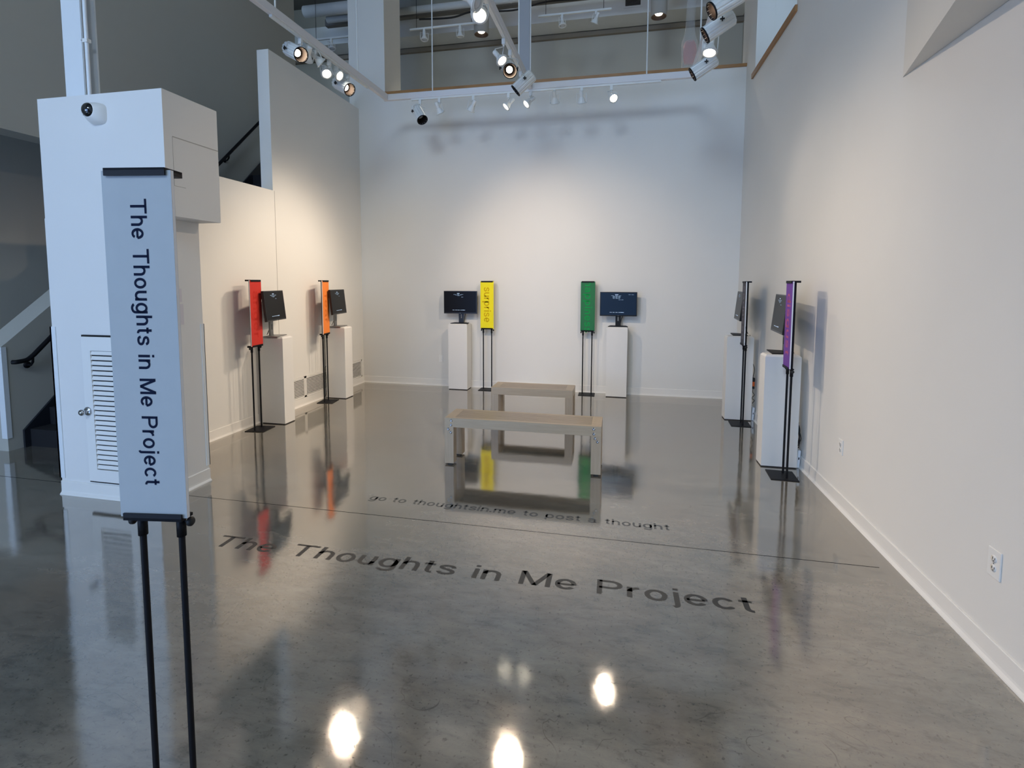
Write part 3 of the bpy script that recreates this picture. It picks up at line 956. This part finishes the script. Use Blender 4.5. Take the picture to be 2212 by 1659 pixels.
def bench(x0, x1, y0, y1, label, bolts=True):
    t = thing('bench', label, 'bench', ((x0 + x1) / 2, (y0 + y1) / 2, 0), 0, 'wooden slat benches')
    a, c, H, ap = (x1 - x0) / 2, (y1 - y0) / 2, 0.42, 0.338
    lw = 0.083
    fr = MB()
    fr.bbox(-a, a, -c, -c + 0.030, ap, H, 0.0015).bbox(-a, a, c - 0.030, c, ap, H, 0.0015)
    fr.build('side_rail', M_BENCHF, t)
    e = MB()
    for s in (-1, 1):
        e = MB()
        e.bbox(min(s * a, s * (a - 0.085)), max(s * a, s * (a - 0.085)), -c + 0.0302, c - 0.0302, ap, H, 0.0015)
        e.build('end_board', M_BENCHF, t)
    n_ = 7
    gap = 0.004
    w = (2 * c - 0.0604 - gap * (n_ - 1)) / n_
    for i in range(n_):
        y = -c + 0.0302 + i * (w + gap)
        MB().bbox(-a + 0.0855, a - 0.0855, y, y + w, H - 0.03, H - 0.0008, 0.001).build('slat', M_BENCH, t)
    MB().box(-a + 0.09, a - 0.09, -c + 0.031, c - 0.031, H - 0.04, H - 0.031).build('under_board', M_BENCHG, t)
    for sx in (-1, 1):
        for sy in (-1, 1):
            xa, xb = sorted((sx * a, sx * (a - lw)))
            ya, yb = sorted((sy * c, sy * (c - lw)))
            lg = MB().bbox(xa, xb, ya, yb, 0.014, ap, 0.0015).build('leg', M_BENCHL, t)
            MB().box(xa + 0.022, xb - 0.022, ya + 0.022, yb - 0.022, 0, 0.014).build('foot_pad', M_RUBBER, lg)
            if sy < 0 and bolts:
                for k, (dx, z) in enumerate(((0.062, H - 0.022), (0.060, H - 0.062), (0.035 if sx < 0 else 0.05, ap - 0.018), (0.058 if sx < 0 else 0.030, ap - 0.045))):
                    x = sx * (a - dx)
                    bt = MB()
                    bt.lathe([(0, 0.0), (0.0125, 0), (0.0125, 0.002), (0.0085, 0.002), (0.0085, 0.008), (0.006, 0.009), (0.006, 0.003), (0, 0.003)], 6 if False else 18, Matrix.Translation((x, -c, z)) @ Matrix.Rotation(PI / 2, 4, 'X'))
                    bt.build('bolt', M_CHROME, t)


bench(-1.482, -0.130, 4.178, 4.505, 'longer wooden slat bench with front bolts, nearest the viewer')
bench(-1.405, -0.487, 5.535, 5.855, 'shorter wooden slat bench further back near the back wall', False)

# ------------------------------------------------------------------ lighting tracks
ZT = 4.05


def track(p0, p1, label, rail=None, rods=()):
    p0, p1 = Vector((*p0, 0)), Vector((*p1, 0))
    d = (p1 - p0)
    L = d.length
    ang = math.atan2(d.y, d.x)
    t = thing('lighting_track', label, 'lighting track', (p0.x, p0.y, ZT), ang, 'suspended lighting tracks')
    MB().bbox(0, L, -0.026, 0.026, 0.0, 0.080, 0.004).build('channel', M_TRACK, t)
    if rail:
        MB().box(rail[0], rail[1], -0.016, 0.016, -0.022, 0.0).build('power_rail', M_WHITE, t)
    for s in rods:
        MB().cyl((s, 0, 0.080), (s, 0, 4.93), 0.0085, 8).build('hanging_rod', M_WHITE, t)


track((-3.245, 1.9), (-3.150, 6.632), 'white suspended lighting track on the left running toward the back wall', (2.45, 4.25), (2.52, 4.0))
track((-3.195, 6.665), (0.815, 6.665), 'white suspended lighting track crossing in front of the back wall', (0.40, 3.63), (0.70, 2.02, 3.46))
track((-1.215, 1.9), (-1.172, 6.63), 'white suspended lighting track running down the middle', (1.0, 4.55), (4.02,))
track((0.775, 1.9), (0.800, 6.63), 'white suspended lighting track on the right running toward the back wall', (0.6, 4.4), (4.15,))

# ------------------------------------------------------------------ spotlights
LAMPS = []


def frame_to(aim):
    """matrix whose local -Z points along aim, local X horizontal"""
    z = -Vector(aim).normalized()
    x = Vector((0, 0, 1)).cross(z)
    if x.length < 1e-3:
        x = Vector((1, 0, 0))
    x.normalize()
    y = z.cross(x)
    return Matrix((x, y, z)).transposed().to_4x4()


def adapter(t, h):
    MB().bbox(-0.018, 0.018, -0.018, 0.018, h - 0.055, h, 0.003).cyl((0, 0, h - 0.075), (0, 0, h - 0.055), 0.008, 8).build('track_adapter', M_WHITE, t)


def spot(t, M, d, target_power, color, size, blend=0.9, rad=0.02):
    l = bpy.data.lights.new('bulb_light', 'SPOT')
    l.energy = target_power
    l.color = color
    l.spot_size = math.radians(size)
    l.spot_blend = blend
    l.shadow_soft_size = rad
    o_ = bpy.data.objects.new('bulb_light', l)
    COL.objects.link(o_)
    o_.parent = t
    o_.matrix_local = M @ Matrix.Translation((0, 0, -d))


def canister(body, aim, label, top, lit=True, power=0, size=50, color=(1.0, 0.80, 0.60), L=0.25, R=0.072):
    """ribbed cylinder spotlight. body = centre of the cylinder, top = track point xy"""
    bx_, by_, bz_ = body
    t = thing('track_spotlight', label, 'spotlight', (top[0], top[1], bz_), 0, 'cylinder spotlights on the tracks')
    off = Vector((bx_ - top[0], by_ - top[1], 0))
    h = ZT - 0.022 - bz_
    adapter(t, h)
    M = Matrix.Translation(off) @ frame_to(aim)
    # ribbed housing: star shaped section
    n_ = 48
    vs, fs = [], []
    prof = [(0.72, L / 2 + 0.012), (0.97, L / 2), (1.0, L / 2 - 0.012), (1.0, -L / 2)]
    for k, (s, z) in enumerate(prof):
        for i in range(n_):
            a = 2 * PI * i / n_
            rr = R * s * (1.0 if (i % 4) else 0.90)
            vs.append((rr * math.cos(a), rr * math.sin(a), z))
    for k in range(len(prof) - 1):
        for i in range(n_):
            j = (i + 1) % n_
            fs.append([k * n_ + i, k * n_ + j, (k + 1) * n_ + j, (k + 1) * n_ + i])
    fs.append(list(range(n_)))
    MB()._add(vs, fs, 0, False, M).build('ribbed_housing', M_WHITE, t)
    MB().lathe([(R * 1.01, -L / 2 + 0.008), (R * 1.02, -L / 2 - 0.004), (R * 0.93, -L / 2 - 0.004), (R * 0.90, -L / 2 + 0.01)], 32, M).build('front_rim', M_BLACK, t)
    MB().lathe([(R * 0.92, -L / 2), (R * 0.88, -L / 2 + 0.05), (R * 0.66, -L / 2 + 0.085)], 32, M).build('baffle', M_REFL, t)
    MB().lathe([(R * 0.46, -L / 2 + 0.074), (R * 0.67, -L / 2 + 0.084)], 24, M).build('inner_reflector', M_RIMB, t)
    MB().lathe([(0.0, -L / 2 + 0.060), (R * 0.28, -L / 2 + 0.064), (R * 0.47, -L / 2 + 0.075)], 24, M).build('bulb', M_LIT if lit else M_GLASSOFF, t)
    # yoke ring from adapter to the two side knobs
    topv = Vector((0, 0, h - 0.075))
    side = (M.to_3x3() @ Vector((1, 0, 0))).normalized()
    for s in (-1, 1):
        e = off + side * s * (R + 0.012) + (M.to_3x3() @ Vector((0, 0, 0.03)))
        mid = (topv + e) / 2 + side * s * 0.045 + Vector((0, 0, 0.035))
        MB().tube(catmull([topv, mid, e], 8), 0.0045, 8).build('yoke_arm', M_WHITE, t)
        kb_ = MB()
        q = Matrix.Translation(e) @ (side * s).to_track_quat('Z', 'Y').to_matrix().to_4x4()
        kb_.lathe([(0.006, -0.01), (0.006, 0.006)], 8, q)
        for a in range(4):
            kb_.box(-0.005, 0.005, 0, 0.019, 0.004, 0.014, M=q @ Matrix.Rotation(a * PI / 2, 4, 'Z'))
        kb_.build('star_knob', M_RUBBER, t)
    if power:
        spot(t, M, L / 2 + 0.02, power, color, size)
    return t


def par(body, aim, label, top, lit=True, power=0, size=60, color=(1.0, 0.84, 0.66), sc=1.0, group='small bell spotlights on the tracks', zt=None, mlit=None, square=True):
    bx_, by_, bz_ = body
    t = thing('bell_spotlight', label, 'spotlight', (top[0], top[1], bz_), 0, group)
    off = Vector((bx_ - top[0], by_ - top[1], 0))
    h = (ZT - 0.022 if zt is None else zt) - bz_
    adapter(t, h)
    M = Matrix.Translation(off) @ frame_to(aim) @ Matrix.Scale(sc, 4)
    MB().lathe([(0.0, 0.085), (0.022, 0.085), (0.024, 0.08), (0.024, 0.015), (0.020, 0.005)], 20, M).build('socket', M_WHITE, t)
    MB().lathe([(0.022, 0.012), (0.030, -0.002), (0.048, -0.040), (0.056, -0.058), (0.056, -0.066), (0.048, -0.066), (0.030, -0.020)], 28, M).build('bell_shade', M_WHITE, t)
    MB().lathe([(0.0, -0.068), (0.022, -0.065), (0.038, -0.058), (0.042, -0.045)], 24, M).build('bulb', (mlit or M_LITC) if lit else M_GLASSOFF, t)
    topv = Vector((0, 0, h - 0.075))
    side = (M.to_3x3() @ Vector((1, 0, 0))).normalized()
    front = M.to_3x3() @ Vector((0, 0, -0.055))
    pts = [off + side * -0.062 * sc + front, off + side * -0.062 * sc + Vector((0, 0, 0.055 * sc)), topv, off + side * 0.062 * sc + Vector((0, 0, 0.055 * sc)), off + side * 0.062 * sc + front]
    MB().tube(pts, 0.0045 * sc, 8).build('yoke', M_WHITE, t)
    MB().tube([M @ Vector((0.060 * math.cos(a * PI / 12), 0.060 * math.sin(a * PI / 12), -0.058)) for a in range(24)], 0.0035 * sc, 6, closed=True).build('gimbal_ring', M_WHITE, t)
    if power:
        spot(t, M, 0.10, power, color, size)
    return t


def aimto(b_, tg):
    return Vector(tg) - Vector(b_)


G = 'x'
WARM = (1.0, 0.80, 0.60)
WARM2 = (1.0, 0.82, 0.64)
# left track
p = (-3.2, 4.71, 3.87); canister(p, aimto(p, (1.5, 2.5, 1.15)), 'lit cylinder spotlight on the left track, nearest the viewer', (-3.19, 4.79), True, 168, 56, WARM)
p = (-3.19, 4.92, 3.93); par(p, (-0.6, 0.5, -0.6), 'bell spotlight half hidden behind the near lit cylinder, left track', (-3.19, 4.92), False)
p = (-3.17, 5.04, 3.94); par(p, (0.55, 0.65, -0.6), 'unlit bell spotlight aimed away right of the near left cylinder', (-3.19, 5.04), False)
p = (-3.2, 5.25, 3.90); par(p, aimto(p, (-0.6, 3.0, 0.0)), 'lit bell spotlight facing the room, middle of the left track', (-3.19, 5.31), True, 100, 56, WARM2)
p = (-3.2, 5.46, 3.95); par(p, aimto(p, (1.5, 4.9, 1.1)), 'lit bell spotlight aimed rightward just before the far left cylinder', (-3.19, 5.46), True, 72, 56, WARM2)
p = (-3.2, 5.62, 3.87); canister(p, aimto(p, (1.5, 3.9, 1.0)), 'lit cylinder spotlight on the left track, furthest from the viewer', (-3.18, 5.69), True, 95, 56, WARM)
# back track
p = (-2.68, 6.64, 3.84); canister(p, (0.55, -0.38, -0.80), 'unlit cylinder spotlight at the left end of the back track', (-2.67, 6.665), False)
p = (-2.41, 6.66, 3.90); par(p, (0.30, 0.45, -0.85), 'bell spotlight right beside the cylinder on the back track', (-2.40, 6.665), False)
p = (-1.945, 6.66, 3.90); par(p, (-0.55, 0.30, -0.75), 'unlit bell spotlight tilted left, third on the back track', (-1.93, 6.665), False)
p = (-1.45, 6.66, 3.90); par(p, aimto(p, (-3.9, 5.5, 1.2)), 'lit bell spotlight just left of the middle track end', (-1.46, 6.665), True, 100, 56, WARM2)
p = (-1.183, 6.66, 3.91); par(p, aimto(p, (-3.95, 4.9, 1.1)), 'lit bell spotlight hanging under the middle track end', (-1.17, 6.665), True, 100, 56, WARM2)
p = (-0.861, 6.66, 3.93); par(p, (0.02, 0.55, -0.85), 'unlit bell spotlight aimed straight down, third from the right end', (-0.865, 6.665), False)
p = (-0.523, 6.66, 3.91); par(p, (0.02, 0.45, -0.90), 'unlit bell spotlight in a square yoke, second from the right end', (-0.52, 6.665), False)
p = (-0.147, 6.66, 3.90); par(p, aimto(p, (1.567, 3.6, 1.0)), 'lit bell spotlight furthest right on the back track', (-0.155, 6.665), True, 48, 55, WARM2)
# middle track
p = (-1.22, 4.13, 3.86); par(p, (0.9, -0.1, -0.5), 'bell spotlight cut by the top edge beside a lit one', (-1.20, 4.13), False, sc=1.25)
p = (-1.20, 4.34, 3.86); par(p, aimto(p, (-0.3, 1.0, 0.4)), 'lit bell spotlight near the top edge, middle track', (-1.20, 4.40), True, 48, 56, WARM2, sc=1.15)
p = (-1.23, 5.16, 3.84); par(p, aimto(p, (0.9, 4.2, 1.2)), 'lit bell spotlight above the bright middle cylinder', (-1.19, 5.20), True, 48, 56, WARM2)
p = (-1.17, 5.36, 3.80); canister(p, aimto(p, (0.2, 1.2, 1.2)), 'glaring lit cylinder spotlight facing the viewer, middle track', (-1.18, 5.46), True, 96, 56, WARM)
p = (-1.12, 5.92, 3.86); canister(p, (-0.72, -0.05, -0.62), 'cylinder spotlight pointing down left behind the glaring one', (-1.175, 6.02), False, 90, 60, WARM)
# right track
p = (0.79, 4.57, 3.85); canister(p, aimto(p, (-3.99, 4.0, 1.1)), 'white cylinder spotlight cut by the top edge, right track', (0.79, 4.57), True, 75, 56, WARM, L=0.26)
p = (0.79, 4.90, 3.82); canister(p, aimto(p, (-3.99, 5.5, 1.05)), 'white cylinder spotlight second from the top on the right track', (0.79, 4.90), True, 95, 56, WARM)
p = (0.79, 5.30, 3.83); par(p, (-0.15, -0.25, -0.95), 'bell spotlight between the cylinders on the right track', (0.795, 5.30), True, 20, 56, WARM2, sc=1.2)
p = (0.79, 5.71, 3.80); canister(p, aimto(p, (-3.99, 6.4, 1.0)), 'white cylinder spotlight lowest in view on the right track', (0.795, 5.71), True, 95, 56, WARM)
# further lamps on the same tracks just above the view, lighting the back wall
p = (-3.2, 3.2, 3.87); canister(p, aimto(p, (-0.3, YB, 1.2)), 'lit cylinder spotlight on the left track above the view', (-3.21, 3.2), True, 160, 56, WARM)
p = (0.78, 3.2, 3.87); canister(p, aimto(p, (-2.4, YB, 1.2)), 'lit cylinder spotlight on the right track above the view', (0.78, 3.2), True, 160, 56, WARM)
p = (-1.2, 3.1, 3.87); canister(p, aimto(p, (-0.75, YB, 1.35)), 'lit cylinder spotlight on the middle track above the view', (-1.205, 3.1), True, 136, 55, WARM)

# ------------------------------------------------------------------ mezzanine contents
YM = 8.6
YR = 8.45
dk = 'white round ducts under the mezzanine ceiling'


def duct(x0, x1, y, z, rad, label, seams=()):
    t = thing('air_duct', label, 'duct', (x0, y, z), 0, dk)
    MB().lathe([(0, 0), (rad, 0), (rad, x1 - x0), (0, x1 - x0)], 28, Matrix.Rotation(PI / 2, 4, 'Y')).build('pipe', M_DUCT, t)
    for s in seams:
        MB().lathe([(rad + 0.003, s), (rad + 0.003, s + 0.02), (rad, s + 0.021)], 28, Matrix.Rotation(PI / 2, 4, 'Y')).build('seam', M_DUCT, t)


duct(-5.62, -4.10, YM, 6.41, 0.098, 'white round duct left of the pier on the mezzanine', (0.9, 1.5))
duct(-4.0, -2.6, YM + 0.05, 6.59, 0.11, 'white round duct end showing right of the pier top', (0.5,))
duct(-5.3, 2.0, YM + 0.20, 6.34, 0.058, 'thinner pale duct running along the mezzanine ceiling', (1.2, 3.4, 5.2))
tag(MB().box(-3.8, 3.8, -0.05, 0.05, -0.06, 0.06).build('ceiling_beam', M_CEIL, None, (-1.7, 9.1, 6.43)), 'dark painted beam spanning the mezzanine ceiling', 'beam')
big = thing('air_duct', 'wide flat sided duct along the mezzanine back wall', 'duct', (-8, 9.93, 6.225), 0, dk)
MB().box(0, 10.0, -0.45, 0.0, 0.012, 0.36).build('casing', M_DUCT, big)
vg = thing('vent_grille', 'dark ceiling vent grille on the wide mezzanine duct', 'vent', (-0.02, 9.48, 6.36))
MB().box(-0.02, 0.30, -0.006, 0, -0.02, 0.185).build('frame', M_DUCT, vg)
MB().box(0.012, 0.268, -0.008, -0.006, 0.01, 0.155).build('opening', M_DARK, vg)
lv = MB()
for i in range(7):
    lv.box(0.012, 0.268, -0.012, -0.008, 0.02 + i * 0.02, 0.024 + i * 0.02)
lv.build('louver', M_CEIL, vg)
tag(MB().box(0, 0.085, -0.002, 0, 0, 0.018).build('tape_strip', M_BTAPE, None, (0.33, 9.48, 6.50)), 'short blue tape strip right of the mezzanine vent', 'tape')
cabm = MB().tube(catmull([(-3.6, 8.98, 6.27), (-3.0, 8.98, 6.24), (-2.6, 8.98, 6.30), (-1.9, 8.98, 6.25), (-1.3, 8.98, 6.33), (-0.6, 8.98, 6.31), (0.4, 8.98, 6.34)], 8), 0.016, 8).build('cable', M_RUBBER)
tag(cabm, 'thick black cable sagging along the mezzanine ceiling', 'cable')
tp = thing('tape_marking', 'yellow and black striped tape on the pale mezzanine duct', 'tape', (-2.12, 8.88, 6.40))
tm_ = MB()
for i in range(12):
    tm_.box(0.00, 0.012, 0, 0.002, 0.10 - i * 0.012, 0.107 - i * 0.012)
    tm_.box(0.19, 0.202, 0, 0.002, 0.10 - i * 0.012, 0.107 - i * 0.012)
    tm_.box(0.01 + i * 0.016, 0.02 + i * 0.016, 0, 0.002, -0.04, -0.028)
tm_.build('stripe', M_YTAPE, tp)

mg = 'bell spotlights on the mezzanine'
for (x0, x1, lab) in ((-5.53, -4.25, 'white light rail left of the pier on the mezzanine'), (-3.62, -2.42, 'white light rail left of the mezzanine steel post'), (-1.39, -0.24, 'white light rail right of the mezzanine steel post')):
    tr_ = thing('light_rail', lab, 'light rail', (x0 * 0.9826, YR, 5.825), 0, 'light rails on the mezzanine')
    MB().box(0, x1 - x0, -0.014, 0.014, 0, 0.028).build('rail', M_WHITE, tr_)
    for s in (0.12, x1 - x0 - 0.12):
        MB().cyl((s, 0, 0.028), (s, 0, 1.42), 0.004, 6).build('hanger', M_BLACK, tr_)
for x, aim_, lab in ((-5.11, (0.2, -0.1, -0.9), 'dim bell spotlight left of the pier on the mezzanine'), (-4.72, (0.0, 0.2, -0.9), 'bell spotlight partly behind the pier edge on the mezzanine'),
                     (-3.36, (0.05, -0.1, -1), 'unlit bell spotlight furthest left right of the pier'), (-2.72, (0, 0.1, -1), 'unlit bell spotlight beside the lit mezzanine can light'),
                     (-1.00, (0.1, -0.1, -1), 'unlit bell spotlight right of the mezzanine steel post'), (-0.46, (-0.4, 0.3, -0.8), 'unlit bell spotlight left of the mezzanine vent')):
    par((x * 0.9826, YR, 5.715), aim_, lab, (x * 0.9826, YR), False, group=mg, zt=5.825, sc=1.05)
for x, lab in ((-2.35, 'grey cylinder ceiling light behind the lit middle spotlight'), (0.505, 'grey cylinder ceiling light near the hanging plastic bag')):
    t = thing('ceiling_can_light', lab, 'ceiling light', (x, YM, 5.72), 0, 'cylinder can lights on the mezzanine')
    MB().lathe([(0.115, 0.0), (0.125, 0.0), (0.125, 1.53), (0, 1.53)], 32).build('can', mat('can_grey', (0.42, 0.42, 0.40), 0.5), t)
    MB().lathe([(0.115, 0.0), (0.09, 0.05), (0.06, 0.075)], 32).build('reflector', M_REFL, t)
    MB().lathe([(0, 0.03), (0.05, 0.035), (0.065, 0.06)], 24).build('bulb', M_LITM, t)
    spot(t, Matrix.Identity(4), -0.02, 90, (1.0, 0.93, 0.80), 120, rad=0.05)
tag(MB().box(-0.085, 0.085, -0.006, 0.006, 0, 3.85).box(-0.006, 0.006, 0.006, 0.10, 0, 3.85).box(-0.085, 0.085, 0.10, 0.112, 0, 3.85).build('steel_post', mat('post_grey', (0.45, 0.47, 0.50), 0.5), None, (-1.50, 7.95, 3.4)), 'grey steel post standing on the mezzanine near its middle', 'post')
bg = thing('plastic_bag', 'long translucent plastic bag with pink content hanging on the mezzanine', 'bag', (0.935, 8.2, 4.62))
vs, fs = [], []
prof = [(0.02, 0.0), (0.09, 0.03), (0.115, 0.15), (0.120, 0.35), (0.105, 0.50), (0.075, 0.62), (0.060, 0.78), (0.062, 1.0), (0.058, 1.4), (0.05, 2.6)]
n_ = 28
for k, (rr, z) in enumerate(prof):
    for i in range(n_):
        a = 2 * PI * i / n_
        q = rr * (1 + 0.13 * math.sin(5 * a + k) + 0.06 * math.sin(9 * a - 2 * k))
        vs.append((q * math.cos(a), 0.6 * q * math.sin(a), z))
for k in range(len(prof) - 1):
    for i in range(n_):
        j = (i + 1) % n_
        fs.append([k * n_ + i, k * n_ + j, (k + 1) * n_ + j, (k + 1) * n_ + i])
MB()._add(vs, fs, 0, True).build('film', M_BAG, bg)
vs = [(x * 0.75, y * 0.75, 0.30 + (z - 0.3) * 0.55 + 0.05) for x, y, z in vs[n_:n_ * 6]]
MB()._add(vs, [q for q in fs if max(q) < n_ * 5], 0, True).build('pink_content', M_PINK, bg)
